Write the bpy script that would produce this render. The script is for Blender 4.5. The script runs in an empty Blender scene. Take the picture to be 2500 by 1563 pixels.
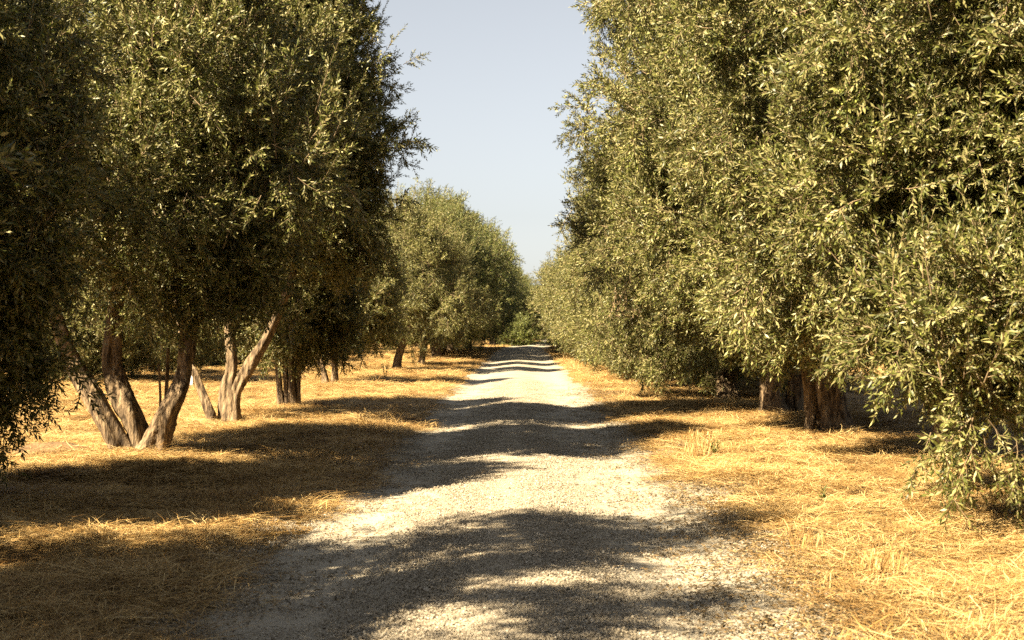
import bpy, math, random
import numpy as np
from mathutils import Vector, Matrix, Quaternion, Euler

random.seed(7)
rng = np.random.default_rng(7)
R = math.radians
scene = bpy.context.scene
COL = scene.collection

# ------------------------------------------------------------------ camera
F = 3600.0 / 2500.0                       # focal length / frame width
CAM_H = 1.7
cam_data = bpy.data.cameras.new('camera')
cam = bpy.data.objects.new('camera', cam_data)
COL.objects.link(cam)
cam_data.sensor_width = 36.0
cam_data.lens = 36.0 * F
cam_data.clip_start = 0.05
cam_data.clip_end = 6000.0
cam.location = (0.0, 0.0, CAM_H)
cam.rotation_euler = (R(90.0 + 0.294), 0.0, R(0.35))
cam_data.dof.use_dof = True
cam_data.dof.focus_distance = 22.0
cam_data.dof.aperture_fstop = 4.5
scene.camera = cam

# ------------------------------------------------------------------ world, sun, exposure
SUN_EL, SUN_BACK = 42.5, 38.0             # elevation; how far behind the camera's left hand side
sv = Vector((-math.cos(R(SUN_BACK)) * math.cos(R(SUN_EL)), -math.sin(R(SUN_BACK)) * math.cos(R(SUN_EL)), math.sin(R(SUN_EL))))
world = bpy.data.worlds.new('World')
scene.world = world
world.use_nodes = True
wn = world.node_tree
wn.nodes.clear()
sky = wn.nodes.new('ShaderNodeTexSky')
sky.sky_type = 'NISHITA'
sky.sun_disc = False
sky.sun_elevation = R(SUN_EL)
sky.sun_rotation = math.atan2(sv.x, sv.y)
sky.air_density = 1.0
sky.dust_density = 0.9
sky.ozone_density = 1.0
hs = wn.nodes.new('ShaderNodeHueSaturation')
hs.inputs['Saturation'].default_value = 0.30
hs.inputs['Value'].default_value = 0.56
bg = wn.nodes.new('ShaderNodeBackground')
bg.inputs['Strength'].default_value = 0.05
wo = wn.nodes.new('ShaderNodeOutputWorld')
wn.links.new(sky.outputs[0], hs.inputs['Color'])
wn.links.new(hs.outputs[0], bg.inputs[0])
wn.links.new(bg.outputs[0], wo.inputs[0])

sun_data = bpy.data.lights.new('sun', 'SUN')
sun_data.energy = 5.0
sun_data.angle = R(0.53)
sun_data.color = (1.0, 0.83, 0.56)
sun = bpy.data.objects.new('sun', sun_data)
sun.rotation_euler = sv.to_track_quat('Z', 'Y').to_euler()
sun.location = (-30, -15, 40)
COL.objects.link(sun)

scene.view_settings.view_transform = 'Standard'
scene.view_settings.look = 'None'
scene.view_settings.exposure = 2.4
scene.view_settings.gamma = 1.0
scene.view_settings.use_curve_mapping = False
scene.render.engine = 'CYCLES'
cy = scene.cycles
cy.max_bounces = 5
cy.diffuse_bounces = 1
cy.glossy_bounces = 2
cy.transmission_bounces = 3
cy.transparent_max_bounces = 4
cy.caustics_reflective = False
cy.caustics_refractive = False
cy.use_denoising = False
cy.sample_clamp_indirect = 4.0
cy.pixel_filter_type = 'BLACKMAN_HARRIS'


# ------------------------------------------------------------------ helpers
def hash2(ix, iy, seed):
    h = (ix.astype(np.int64) * 374761393 + iy.astype(np.int64) * 668265263 + seed * 1442695041) & 0x7fffffff
    h = ((h ^ (h >> 13)) * 1274126177) & 0x7fffffff
    h = h ^ (h >> 16)
    return (h % 100003) / 100003.0


def vnoise(x, y, seed=0):
    x = np.asarray(x, float); y = np.asarray(y, float)
    ix = np.floor(x); iy = np.floor(y)
    fx = x - ix; fy = y - iy
    fx = fx * fx * fx * (fx * (6 * fx - 15) + 10); fy = fy * fy * fy * (fy * (6 * fy - 15) + 10)
    a = hash2(ix, iy, seed); b = hash2(ix + 1, iy, seed)
    c = hash2(ix, iy + 1, seed); d = hash2(ix + 1, iy + 1, seed)
    return (a * (1 - fx) + b * fx) * (1 - fy) + (c * (1 - fx) + d * fx) * fy * 1.0


def fbm(x, y, seed=0, octaves=3):
    s = 0.0; amp = 0.5
    for k in range(octaves):
        s = s + amp * (vnoise(x, y, seed + k) * 2 - 1)
        x = np.asarray(x) * 2.03; y = np.asarray(y) * 2.03; amp *= 0.5
    return s


def sstep(a, b, t):
    t = np.clip((np.asarray(t, float) - a) / (b - a), 0, 1)
    return t * t * (3 - 2 * t)


def road_centre(y):
    return 5.0 * sstep(100, 220, y)


def terrain(x, y):
    x = np.asarray(x, float); y = np.asarray(y, float)
    xr = x - road_centre(y)
    near = 1 - sstep(120, 400, np.hypot(x, y))
    h = 0.06 * np.exp(-((xr + 0.15) / 0.55) ** 2)
    h = h - 0.045 * np.exp(-((xr - 1.15) / 0.42) ** 2) - 0.045 * np.exp(-((xr + 1.45) / 0.42) ** 2)
    h = h + 0.06 * np.exp(-((xr - 2.3) / 0.5) ** 2) + 0.05 * np.exp(-((xr + 2.5) / 0.5) ** 2)
    v = sstep(1.9, 3.2, np.abs(xr))
    h = h + v * (0.17 * fbm(x / 3.5, y / 2.6, 11, 3) + 0.06 * fbm(x / 0.7, y / 0.6, 31, 3))
    h = h + 0.05 * np.exp(-((np.abs(xr) - 5.0) / 1.3) ** 2)
    h = h + (1 - v) * 0.03 * fbm(x / 1.5, y / 2.5, 51, 2)
    return h * near


def new_obj(name, mesh, parent=None, mat=None):
    o = bpy.data.objects.new(name, mesh)
    COL.objects.link(o)
    if parent is not None:
        o.parent = parent
    if mat is not None and mesh is not None and not mesh.materials:
        mesh.materials.append(mat)
    return o


def mesh_from(name, verts, faces, smooth=True):
    m = bpy.data.meshes.new(name)
    m.from_pydata([tuple(v) for v in verts], [], faces)
    if smooth:
        m.polygons.foreach_set('use_smooth', [True] * len(m.polygons))
    m.update()
    return m


def thing(name, label, cat, loc=(0, 0, 0), rotz=0.0, group=None):
    o = bpy.data.objects.new(name, None)
    COL.objects.link(o)
    o.empty_display_size = 0.3
    o.location = loc
    o.rotation_euler = (0, 0, rotz)
    tag(o, label, cat, group)
    return o


def tag(o, label=None, cat=None, group=None, kind=None):
    if label: o['label'] = label
    if cat: o['category'] = cat
    if group: o['group'] = group
    if kind: o['kind'] = kind
    return o


def nodes_of(name):
    m = bpy.data.materials.new(name)
    m.use_nodes = True
    t = m.node_tree
    t.nodes.clear()
    out = t.nodes.new('ShaderNodeOutputMaterial')
    return m, t, out


def N(t, kind, **kw):
    n = t.nodes.new(kind)
    for k, v in kw.items():
        if k in n.inputs:
            n.inputs[k].default_value = v
        else:
            setattr(n, k, v)
    return n


def ramp(t, stops):
    r = t.nodes.new('ShaderNodeValToRGB')
    e = r.color_ramp.elements
    while len(e) < len(stops):
        e.new(0.5)
    for el, (p, c) in zip(e, stops):
        el.position = p
        el.color = (c[0], c[1], c[2], 1)
    return r


# ------------------------------------------------------------------ materials
def mat_leaf(name, c_dark, c_mid, c_pale, yellow=0.012, transl=0.14):
    m, t, out = nodes_of(name)
    geo = N(t, 'ShaderNodeNewGeometry')
    oi = N(t, 'ShaderNodeObjectInfo')
    r = ramp(t, [(0.0, c_dark), (0.45, c_mid), (0.86, c_pale), (1 - yellow, c_pale), (1.0, (0.34, 0.20, 0.03))])
    t.links.new(geo.outputs['Random Per Island'], r.inputs[0])
    hsv = N(t, 'ShaderNodeHueSaturation')
    mr = N(t, 'ShaderNodeMapRange')
    mr.inputs['To Min'].default_value = 0.75
    mr.inputs['To Max'].default_value = 1.2
    t.links.new(oi.outputs['Random'], mr.inputs[0])
    t.links.new(mr.outputs[0], hsv.inputs['Value'])
    t.links.new(r.outputs[0], hsv.inputs['Color'])
    p = N(t, 'ShaderNodeBsdfPrincipled')
    p.inputs['Roughness'].default_value = 0.45
    p.inputs['Specular IOR Level'].default_value = 0.35
    t.links.new(hsv.outputs[0], p.inputs['Base Color'])
    tr = N(t, 'ShaderNodeBsdfTranslucent')
    mixc = N(t, 'ShaderNodeMix', data_type='RGBA')
    mixc.inputs[0].default_value = 0.5
    t.links.new(hsv.outputs[0], mixc.inputs[6])
    mixc.inputs[7].default_value = (0.16, 0.17, 0.02, 1)
    t.links.new(mixc.outputs[2], tr.inputs['Color'])
    mx = N(t, 'ShaderNodeMixShader')
    mx.inputs[0].default_value = transl
    t.links.new(p.outputs[0], mx.inputs[1])
    t.links.new(tr.outputs[0], mx.inputs[2])
    t.links.new(mx.outputs[0], out.inputs[0])
    return m


def mat_simple(name, stops, scale=8.0, rough=0.85, bump=0.0, bscale=30.0, stretch=(1, 1, 1), island=False, patchy=False):
    m, t, out = nodes_of(name)
    tc = N(t, 'ShaderNodeTexCoord')
    mp = N(t, 'ShaderNodeMapping')
    mp.inputs['Scale'].default_value = stretch
    t.links.new(tc.outputs['Object'], mp.inputs[0])
    r = ramp(t, stops)
    if island:
        g = N(t, 'ShaderNodeNewGeometry')
        t.links.new(g.outputs['Random Per Island'], r.inputs[0])
    else:
        n = N(t, 'ShaderNodeTexNoise')
        n.inputs['Scale'].default_value = scale
        n.inputs['Detail'].default_value = 6
        t.links.new(mp.outputs[0], n.inputs['Vector'])
        t.links.new(n.outputs['Fac'], r.inputs[0])
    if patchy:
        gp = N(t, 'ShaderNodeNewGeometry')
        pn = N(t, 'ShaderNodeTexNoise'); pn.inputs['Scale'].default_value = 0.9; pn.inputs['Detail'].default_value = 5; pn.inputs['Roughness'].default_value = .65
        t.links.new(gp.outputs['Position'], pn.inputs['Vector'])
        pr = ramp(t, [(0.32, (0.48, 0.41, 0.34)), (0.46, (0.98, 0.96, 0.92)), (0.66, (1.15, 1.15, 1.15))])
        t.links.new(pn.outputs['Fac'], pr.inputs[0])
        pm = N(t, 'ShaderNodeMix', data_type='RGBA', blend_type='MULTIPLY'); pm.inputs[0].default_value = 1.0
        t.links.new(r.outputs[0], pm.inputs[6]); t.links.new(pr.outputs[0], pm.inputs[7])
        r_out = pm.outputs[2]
    else:
        r_out = r.outputs[0]
    p = N(t, 'ShaderNodeBsdfPrincipled')
    p.inputs['Roughness'].default_value = rough
    p.inputs['Specular IOR Level'].default_value = 0.25
    t.links.new(r_out, p.inputs['Base Color'])
    if bump:
        n2 = N(t, 'ShaderNodeTexNoise')
        n2.inputs['Scale'].default_value = bscale
        n2.inputs['Detail'].default_value = 5
        t.links.new(mp.outputs[0], n2.inputs['Vector'])
        b = N(t, 'ShaderNodeBump')
        b.inputs['Strength'].default_value = 1.0
        b.inputs['Distance'].default_value = bump
        t.links.new(n2.outputs['Fac'], b.inputs['Height'])
        t.links.new(b.outputs[0], p.inputs['Normal'])
    t.links.new(p.outputs[0], out.inputs[0])
    return m


M_LEAF = mat_leaf('olive_leaf', (0.045, 0.056, 0.013), (0.125, 0.13, 0.031), (0.29, 0.262, 0.115))
M_FARLEAF = mat_leaf('greener_olive_leaf', (0.038, 0.055, 0.012), (0.098, 0.118, 0.026), (0.22, 0.215, 0.075))
M_GREEN = mat_leaf('bright_green_leaf', (0.055, 0.075, 0.016), (0.10, 0.125, 0.026), (0.15, 0.165, 0.045), 0.0)
M_BROWNLEAF = mat_leaf('dead_leaf', (0.16, 0.10, 0.05), (0.26, 0.18, 0.10), (0.38, 0.28, 0.17), 0.0)
M_TWIG = mat_simple('twig_bark', [(0.3, (0.16, 0.11, 0.06)), (0.7, (0.28, 0.21, 0.13))], 20, 0.8)
M_OLIVE = mat_simple('green_olive', [(0.3, (0.16, 0.19, 0.03)), (0.7, (0.24, 0.25, 0.05))], 20, 0.35)
M_BARK = mat_simple('olive_bark', [(0.32, (0.03, 0.02, 0.012)), (0.45, (0.10, 0.07, 0.042)), (0.56, (0.19, 0.135, 0.08)), (0.74, (0.31, 0.235, 0.145))],
                    17.0, 0.9, 0.045, 34.0, (1, 1, 0.24))
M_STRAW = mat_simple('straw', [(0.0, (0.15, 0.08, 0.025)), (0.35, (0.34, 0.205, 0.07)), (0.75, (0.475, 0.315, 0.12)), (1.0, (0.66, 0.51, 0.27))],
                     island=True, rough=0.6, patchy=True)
M_STONE = mat_simple('gravel_stone', [(0.0, (0.09, 0.07, 0.05)), (0.12, (0.24, 0.2, 0.15)), (0.45, (0.31, 0.265, 0.195)), (0.8, (0.36, 0.31, 0.24)), (1.0, (0.52, 0.47, 0.39))],
                     island=True, rough=0.85)
M_LITTER = mat_simple('fallen_leaf', [(0.0, (0.04, 0.03, 0.014)), (0.6, (0.12, 0.08, 0.035)), (1.0, (0.3, 0.2, 0.09))], island=True, rough=0.7)
M_WHITE = mat_simple('white_paint', [(0.2, (0.7, 0.69, 0.66)), (0.8, (0.8, 0.79, 0.77))], 6, 0.6)
M_SOIL = mat_simple('bare_soil', [(0.3, (0.10, 0.06, 0.03)), (0.7, (0.22, 0.14, 0.07))], 9, 0.95, 0.03, 22)


def mat_ground():
    m, t, out = nodes_of('dry_ground')
    L = t.links.new
    tc = N(t, 'ShaderNodeTexCoord')
    n1 = N(t, 'ShaderNodeTexNoise'); n1.inputs['Scale'].default_value = 0.55; n1.inputs['Detail'].default_value = 5
    n2 = N(t, 'ShaderNodeTexNoise'); n2.inputs['Scale'].default_value = 11.0; n2.inputs['Detail'].default_value = 8; n2.inputs['Roughness'].default_value = 0.7
    n3 = N(t, 'ShaderNodeTexNoise'); n3.inputs['Scale'].default_value = 60.0; n3.inputs['Detail'].default_value = 4
    for n in (n1, n2, n3):
        L(tc.outputs['Object'], n.inputs['Vector'])
    straw = ramp(t, [(0.25, (0.16, 0.085, 0.028)), (0.45, (0.29, 0.175, 0.06)), (0.65, (0.38, 0.25, 0.095)), (0.85, (0.46, 0.33, 0.15))])
    L(n2.outputs['Fac'], straw.inputs[0])
    soil = ramp(t, [(0.3, (0.17, 0.105, 0.05)), (0.7, (0.32, 0.22, 0.115))])
    L(n3.outputs['Fac'], soil.inputs[0])
    f1 = ramp(t, [(0.48, (0, 0, 0)), (0.68, (0.8, 0.8, 0.8))])
    L(n1.outputs['Fac'], f1.inputs[0])
    mx = N(t, 'ShaderNodeMix', data_type='RGBA')
    L(f1.outputs[0], mx.inputs[0]); L(straw.outputs[0], mx.inputs[6]); L(soil.outputs[0], mx.inputs[7])
    p = N(t, 'ShaderNodeBsdfPrincipled'); p.inputs['Roughness'].default_value = 0.95; p.inputs['Specular IOR Level'].default_value = 0.1
    L(mx.outputs[2], p.inputs['Base Color'])
    add = N(t, 'ShaderNodeMath', operation='ADD')
    L(n2.outputs['Fac'], add.inputs[0]); L(n3.outputs['Fac'], add.inputs[1])
    b = N(t, 'ShaderNodeBump'); b.inputs['Distance'].default_value = 0.05; b.inputs['Strength'].default_value = 0.9
    L(add.outputs[0], b.inputs['Height']); L(b.outputs[0], p.inputs['Normal'])
    L(p.outputs[0], out.inputs[0])
    return m


def mat_road():
    m, t, out = nodes_of('gravel_surface')
    L = t.links.new
    tc = N(t, 'ShaderNodeTexCoord')
    n1 = N(t, 'ShaderNodeTexNoise'); n1.inputs['Scale'].default_value = 0.9; n1.inputs['Detail'].default_value = 6
    v = N(t, 'ShaderNodeTexVoronoi'); v.inputs['Scale'].default_value = 48.0
    v2 = N(t, 'ShaderNodeTexVoronoi'); v2.inputs['Scale'].default_value = 90.0
    n2 = N(t, 'ShaderNodeTexNoise'); n2.inputs['Scale'].default_value = 35.0; n2.inputs['Detail'].default_value = 6
    for n in (n1, v, v2, n2):
        L(tc.outputs['Object'], n.inputs['Vector'])
    base = ramp(t, [(0.3, (0.24, 0.21, 0.16)), (0.5, (0.305, 0.27, 0.21)), (0.7, (0.36, 0.325, 0.26))])
    L(n1.outputs['Fac'], base.inputs[0])
    sp = ramp(t, [(0.0, (0.55, 0.55, 0.55)), (0.3, (0.95, 0.95, 0.95)), (0.8, (1.1, 1.1, 1.1))])
    sep = N(t, 'ShaderNodeSeparateColor')
    L(v.outputs['Color'], sep.inputs[0]); L(sep.outputs[0], sp.inputs[0])
    mul = N(t, 'ShaderNodeMix', data_type='RGBA', blend_type='MULTIPLY'); mul.inputs[0].default_value = 0.8
    L(base.outputs[0], mul.inputs[6]); L(sp.outputs[0], mul.inputs[7])
    sx = N(t, 'ShaderNodeSeparateXYZ'); L(tc.outputs['Object'], sx.inputs[0])
    wob = N(t, 'ShaderNodeMath', operation='MULTIPLY_ADD'); L(n1.outputs['Fac'], wob.inputs[0]); wob.inputs[1].default_value = 0.5; L(sx.outputs['X'], wob.inputs[2])
    a1 = N(t, 'ShaderNodeMath', operation='ABSOLUTE'); L(wob.outputs[0], a1.inputs[0])
    a2 = N(t, 'ShaderNodeMath', operation='SUBTRACT'); L(a1.outputs[0], a2.inputs[0]); a2.inputs[1].default_value = 1.2
    a3 = N(t, 'ShaderNodeMath', operation='ABSOLUTE'); L(a2.outputs[0], a3.inputs[0])
    tr = N(t, 'ShaderNodeMapRange', interpolation_type='SMOOTHSTEP'); L(a3.outputs[0], tr.inputs[0])
    tr.inputs['From Min'].default_value = 0.15; tr.inputs['From Max'].default_value = 0.55
    tr.inputs['To Min'].default_value = 1.0; tr.inputs['To Max'].default_value = 0.0
    dust = N(t, 'ShaderNodeMix', data_type='RGBA'); dust.inputs[7].default_value = (0.355, 0.315, 0.25, 1)
    half = N(t, 'ShaderNodeMath', operation='MULTIPLY'); L(tr.outputs[0], half.inputs[0]); half.inputs[1].default_value = 0.7
    L(half.outputs[0], dust.inputs[0]); L(mul.outputs[2], dust.inputs[6])
    p = N(t, 'ShaderNodeBsdfPrincipled'); p.inputs['Roughness'].default_value = 0.92; p.inputs['Specular IOR Level'].default_value = 0.15
    L(dust.outputs[2], p.inputs['Base Color'])
    add = N(t, 'ShaderNodeMath', operation='ADD')
    L(v.outputs['Distance'], add.inputs[0]); L(n2.outputs['Fac'], add.inputs[1])
    b = N(t, 'ShaderNodeBump'); b.inputs['Distance'].default_value = 0.008; b.inputs['Strength'].default_value = 0.7
    L(add.outputs[0], b.inputs['Height']); L(b.outputs[0], p.inputs['Normal'])
    L(p.outputs[0], out.inputs[0])
    return m


M_GROUND = mat_ground()
M_ROAD = mat_road()

# ------------------------------------------------------------------ ground and road
def grid_mesh(name, xs, ys, zf):
    X, Y = np.meshgrid(xs, ys)
    Z = zf(X, Y)
    nx, ny = len(xs), len(ys)
    V = np.stack([X.ravel(), Y.ravel(), Z.ravel()], 1)
    idx = np.arange(nx * ny).reshape(ny, nx)
    Fq = np.stack([idx[:-1, :-1].ravel(), idx[:-1, 1:].ravel(), idx[1:, 1:].ravel(), idx[1:, :-1].ravel()], 1)
    m = bpy.data.meshes.new(name)
    m.vertices.add(len(V)); m.vertices.foreach_set('co', V.ravel())
    m.loops.add(Fq.size); m.loops.foreach_set('vertex_index', Fq.ravel())
    m.polygons.add(len(Fq)); m.polygons.foreach_set('loop_start', np.arange(0, Fq.size, 4)); m.polygons.foreach_set('loop_total', np.full(len(Fq), 4))
    m.polygons.foreach_set('use_smooth', np.ones(len(Fq), bool))
    m.update(calc_edges=True)
    m.validate()
    return m


def geo_axis(a, b, n):
    return list(np.geomspace(a, b, n))


xs = [-x for x in reversed(geo_axis(16, 2500, 34))] + list(np.arange(-15.8, 15.9, 0.18)) + geo_axis(16, 2500, 34)
ys = [-2500, -900, -300, -100, -40, -20, -10] + list(np.arange(-6, 4, 0.6)) + list(np.arange(4, 34, 0.15)) + list(np.geomspace(34, 140, 130)) + list(np.geomspace(142, 3000, 40))
g = new_obj('ground', grid_mesh('ground', np.array(xs), np.array(ys), terrain), None, M_GROUND)
tag(g, 'uneven ground of dry golden straw under the olive rows', kind='structure')


def road_z(X, Y):
    xr = X - road_centre(Y)
    e = 1.85 + 0.35 * fbm(Y / 1.7 + np.sign(xr) * 31, X * 0 + 3.3, 77, 3) - 0.08 * (xr > 0)
    return terrain(X, Y) + 0.022 - 0.10 * sstep(-0.25, 0.55, np.abs(xr) - e)


def road_mesh():
    u = np.arange(-2.7, 2.75, 0.09)
    yy = np.concatenate([np.arange(-6, 4, 0.6), np.arange(4, 34, 0.12), np.geomspace(34, 230, 190)])
    X, Y = np.meshgrid(u, yy)
    m = grid_mesh('gravel_road', u, yy, lambda a, b: a * 0)
    X = X + road_centre(Y)
    V = np.stack([X.ravel(), Y.ravel(), road_z(X, Y).ravel()], 1)
    m.vertices.foreach_set('co', V.ravel())
    m.update()
    return m


rd = new_obj('gravel_road', road_mesh(), None, M_ROAD)
tag(rd, 'straight pale gravel farm track between the two olive rows', kind='structure')


# ------------------------------------------------------------------ small shapes used by the foliage
def frame_from(d):
    d = Vector(d).normalized()
    a = Vector((0, 0, 1)) if abs(d.z) < 0.9 else Vector((1, 0, 0))
    s = d.cross(a).normalized()
    u = s.cross(d)
    return d, s, u


def leaf_geo(V, Fc, p, d, up, length, width, fold=0.18, bend=0.12):
    """lanceolate leaf: base at p, along d, folded along its midrib and slightly arched"""
    d = Vector(d).normalized()
    s = d.cross(up)
    if s.length < 1e-4:
        s = d.cross(Vector((1, 0, 0)))
    s.normalize()
    u = s.cross(d)
    b = len(V)
    p = Vector(p)
    V += [p, p + d * length * 0.45 + s * width * 0.5 + u * width * fold,
          p + d * length * 0.5 - u * width * 0.04 + u * length * bend * 0.4,
          p + d * length * 0.45 - s * width * 0.5 + u * width * fold,
          p + d * length + u * (-bend * length * 0.3)]
    Fc += [(b, b + 2, b + 1), (b, b + 3, b + 2), (b + 1, b + 2, b + 4), (b + 2, b + 3, b + 4)]


def tube_geo(V, Fc, pts, rad, seg=3):
    b0 = len(V)
    n = len(pts)
    for i, p in enumerate(pts):
        p = Vector(p)
        d = Vector(pts[min(i + 1, n - 1)]) - Vector(pts[max(i - 1, 0)])
        d, s, u = frame_from(d)
        for k in range(seg):
            a = 2 * math.pi * k / seg
            V.append(p + (s * math.cos(a) + u * math.sin(a)) * rad[i])
    for i in range(n - 1):
        for k in range(seg):
            k2 = (k + 1) % seg
            Fc.append((b0 + i * seg + k, b0 + i * seg + k2, b0 + (i + 1) * seg + k2, b0 + (i + 1) * seg + k))


def olive_geo(V, Fc, p, r):
    b = len(V)
    p = Vector(p)
    ring = [(math.cos(a), math.sin(a)) for a in np.linspace(0, 2 * math.pi, 7)[:-1]]
    V.append(p + Vector((0, 0, r * 1.3)))
    for z in (0.55, -0.55):
        for c, s in ring:
            V.append(p + Vector((c * r * 0.88, s * r * 0.88, z * r * 1.3)))
    V.append(p - Vector((0, 0, r * 1.3)))
    for k in range(6):
        k2 = (k + 1) % 6
        Fc += [(b, b + 1 + k, b + 1 + k2), (b + 1 + k, b + 7 + k, b + 7 + k2, b + 1 + k2), (b + 13, b + 7 + k2, b + 7 + k)]


def make_branchlet(name, rnd, length, nside, sidelen, leaf_len, leaf_w, leaf_mat, droop=0.0, olives=0, pair_step=0.026):
    """leafy olive spray growing along +Z; three materials in one mesh"""
    VL, FL, VT, FT, VO, FO = [], [], [], [], [], []

    def twig(p0, d0, ln, r0):
        n = 5
        pts = [Vector(p0)]
        d = Vector(d0).normalized()
        for i in range(n):
            d = (d + Vector((rnd.uniform(-1, 1), rnd.uniform(-1, 1), rnd.uniform(-1, 1))) * 0.13 + Vector((1, 0, 0)) * droop * 0.2).normalized()
            pts.append(pts[-1] + d * ln / n)
        tube_geo(VT, FT, pts, [r0 * (1 - 0.75 * i / n) for i in range(n + 1)], 3)
        return pts

    def leaves(pts, ln, start):
        k = int(ln * (1 - start) / pair_step)
        ang = rnd.uniform(0, 3.14)
        for j in range(k):
            f = start + (1 - start) * (j + rnd.uniform(-.2, .2)) / max(k, 1)
            f = min(max(f, 0), 0.999)
            x = f * (len(pts) - 1)
            i = int(x)
            p = pts[i].lerp(pts[i + 1], x - i)
            d, s, u = frame_from(pts[i + 1] - pts[i])
            ang += 1.57 + rnd.uniform(-.4, .4)
            for side in (0, math.pi):
                if rnd.random() < 0.08:
                    continue
                a = ang + side
                o = s * math.cos(a) + u * math.sin(a)
                ld = d * rnd.uniform(0.55, 1.0) + o * rnd.uniform(0.5, 0.95)
                ll = leaf_len * rnd.uniform(0.7, 1.15) * (1 - 0.3 * f)
                leaf_geo(VL, FL, p, ld, (d + Vector((rnd.uniform(-.5, .5), rnd.uniform(-.5, .5), rnd.uniform(-.5, .5)))), ll, leaf_w * rnd.uniform(.8, 1.15), 0.16, rnd.uniform(-.1, .25))
        if k > 2:
            d = (pts[-1] - pts[-2]).normalized()
            leaf_geo(VL, FL, pts[-1], d, Vector((rnd.uniform(-1, 1), rnd.uniform(-1, 1), 0.3)), leaf_len * 0.7, leaf_w * 0.8)
        for j in range(olives):
            i = rnd.randrange(1, len(pts) - 1)
            p = pts[i] + Vector((rnd.uniform(-1, 1), rnd.uniform(-1, 1), rnd.uniform(-1, 1))) * 0.025
            olive_geo(VO, FO, p, 0.0105)

    main = twig((0, 0, 0), (0, 0, 1), length, 0.006)
    leaves(main, length, 0.25)
    for q in range(nside):
        f = (q + 0.6) / (nside + 0.6) * 0.85
        x = f * (len(main) - 1); i = int(x)
        p = main[i].lerp(main[i + 1], x - i)
        d, s, u = frame_from(main[i + 1] - main[i])
        a = q * 2.4 + rnd.uniform(-.5, .5)
        o = s * math.cos(a) + u * math.sin(a)
        sl = sidelen * rnd.uniform(0.6, 1.2) * (1 - 0.35 * f)
        pts = twig(p, d * rnd.uniform(.5, .9) + o * rnd.uniform(.6, 1.0), sl, 0.0035)
        leaves(pts, sl, 0.12)
    V = VL + VT + VO
    nl, nt = len(VL), len(VT)
    Fa = FL + [tuple(i + nl for i in f) for f in FT] + [tuple(i + nl + nt for i in f) for f in FO]
    me = mesh_from(name, V, Fa, True)
    me.materials.append(leaf_mat); me.materials.append(M_TWIG); me.materials.append(M_OLIVE)
    mi = [0] * len(FL) + [1] * len(FT) + [2] * len(FO)
    me.polygons.foreach_set('material_index', mi)
    return bpy.data.objects.new(name, me)          # a source for geometry nodes, not placed in the scene itself


rb = random.Random(21)
LL, LW = 0.092, 0.0205
SPRAYS = [make_branchlet('olive_spray', rb, rb.uniform(.5, .68), 7, 0.26, LL, LW, M_LEAF, rb.uniform(0, .6), 1 if k % 3 == 0 else 0) for k in range(6)]
SHOOTS = [make_branchlet('olive_shoot', rb, rb.uniform(.8, 1.05), 2, 0.22, LL * .85, LW, M_LEAF, 0.15, 0) for k in range(2)]
SPRAYS = SPRAYS + SHOOTS
FAR_SPRAYS = [make_branchlet('olive_far_spray', rb, rb.uniform(.6, .8), 7, 0.36, 0.12, 0.028, M_LEAF, rb.uniform(0, .4), 0, 0.045) for k in range(5)]
TALL_SPRAYS = [make_branchlet('olive_tall_spray', rb, rb.uniform(.6, .8), 7, 0.36, 0.12, 0.028, M_FARLEAF, rb.uniform(0, .4), 0, 0.045) for k in range(5)]
GREEN_SPRAYS = [make_branchlet('green_spray', rb, .6, 6, 0.3, 0.11, 0.05, M_GREEN, .3, 0, 0.05) for k in range(3)]


def straw_patch(name, rnd, n, rad, hmin, hmax, flat, w):
    V, Fc = [], []
    for i in range(n):
        a = rnd.uniform(0, 6.283)
        q = rad * math.sqrt(rnd.random())
        p = Vector((math.cos(a) * q, math.sin(a) * q, rnd.uniform(0, 0.02)))
        b = rnd.uniform(0, 6.283)
        up = rnd.uniform(*flat)
        d = Vector((math.cos(b), math.sin(b), up)).normalized()
        ln = rnd.uniform(hmin, hmax)
        s = d.cross(Vector((rnd.uniform(-.4, .4), rnd.uniform(-.4, .4), 1))).normalized() * w * rnd.uniform(.6, 1.3)
        mid = p + d * ln * 0.55 + Vector((0, 0, 0.02 * rnd.random()))
        tip = p + d * ln + Vector((rnd.uniform(-.45, .45), rnd.uniform(-.45, .45), -0.45 * up - .05)) * ln * 0.45
        k = len(V)
        V += [p - s, p + s, mid - s * .8, mid + s * .8, tip]
        Fc += [(k, k + 1, k + 3, k + 2), (k + 2, k + 3, k + 4)]
    me = mesh_from(name, V, Fc, False)
    me.materials.append(M_STRAW)
    return bpy.data.objects.new(name, me)


STRAW = [straw_patch('straw_mat', rb, 80, 0.26, 0.10, 0.36, (-0.05, 0.13), 0.0018) for k in range(4)] + \
        [straw_patch('straw_stubble', rb, 34, 0.16, 0.06, 0.18, (0.2, 1.4), 0.0017) for k in range(3)]


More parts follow.
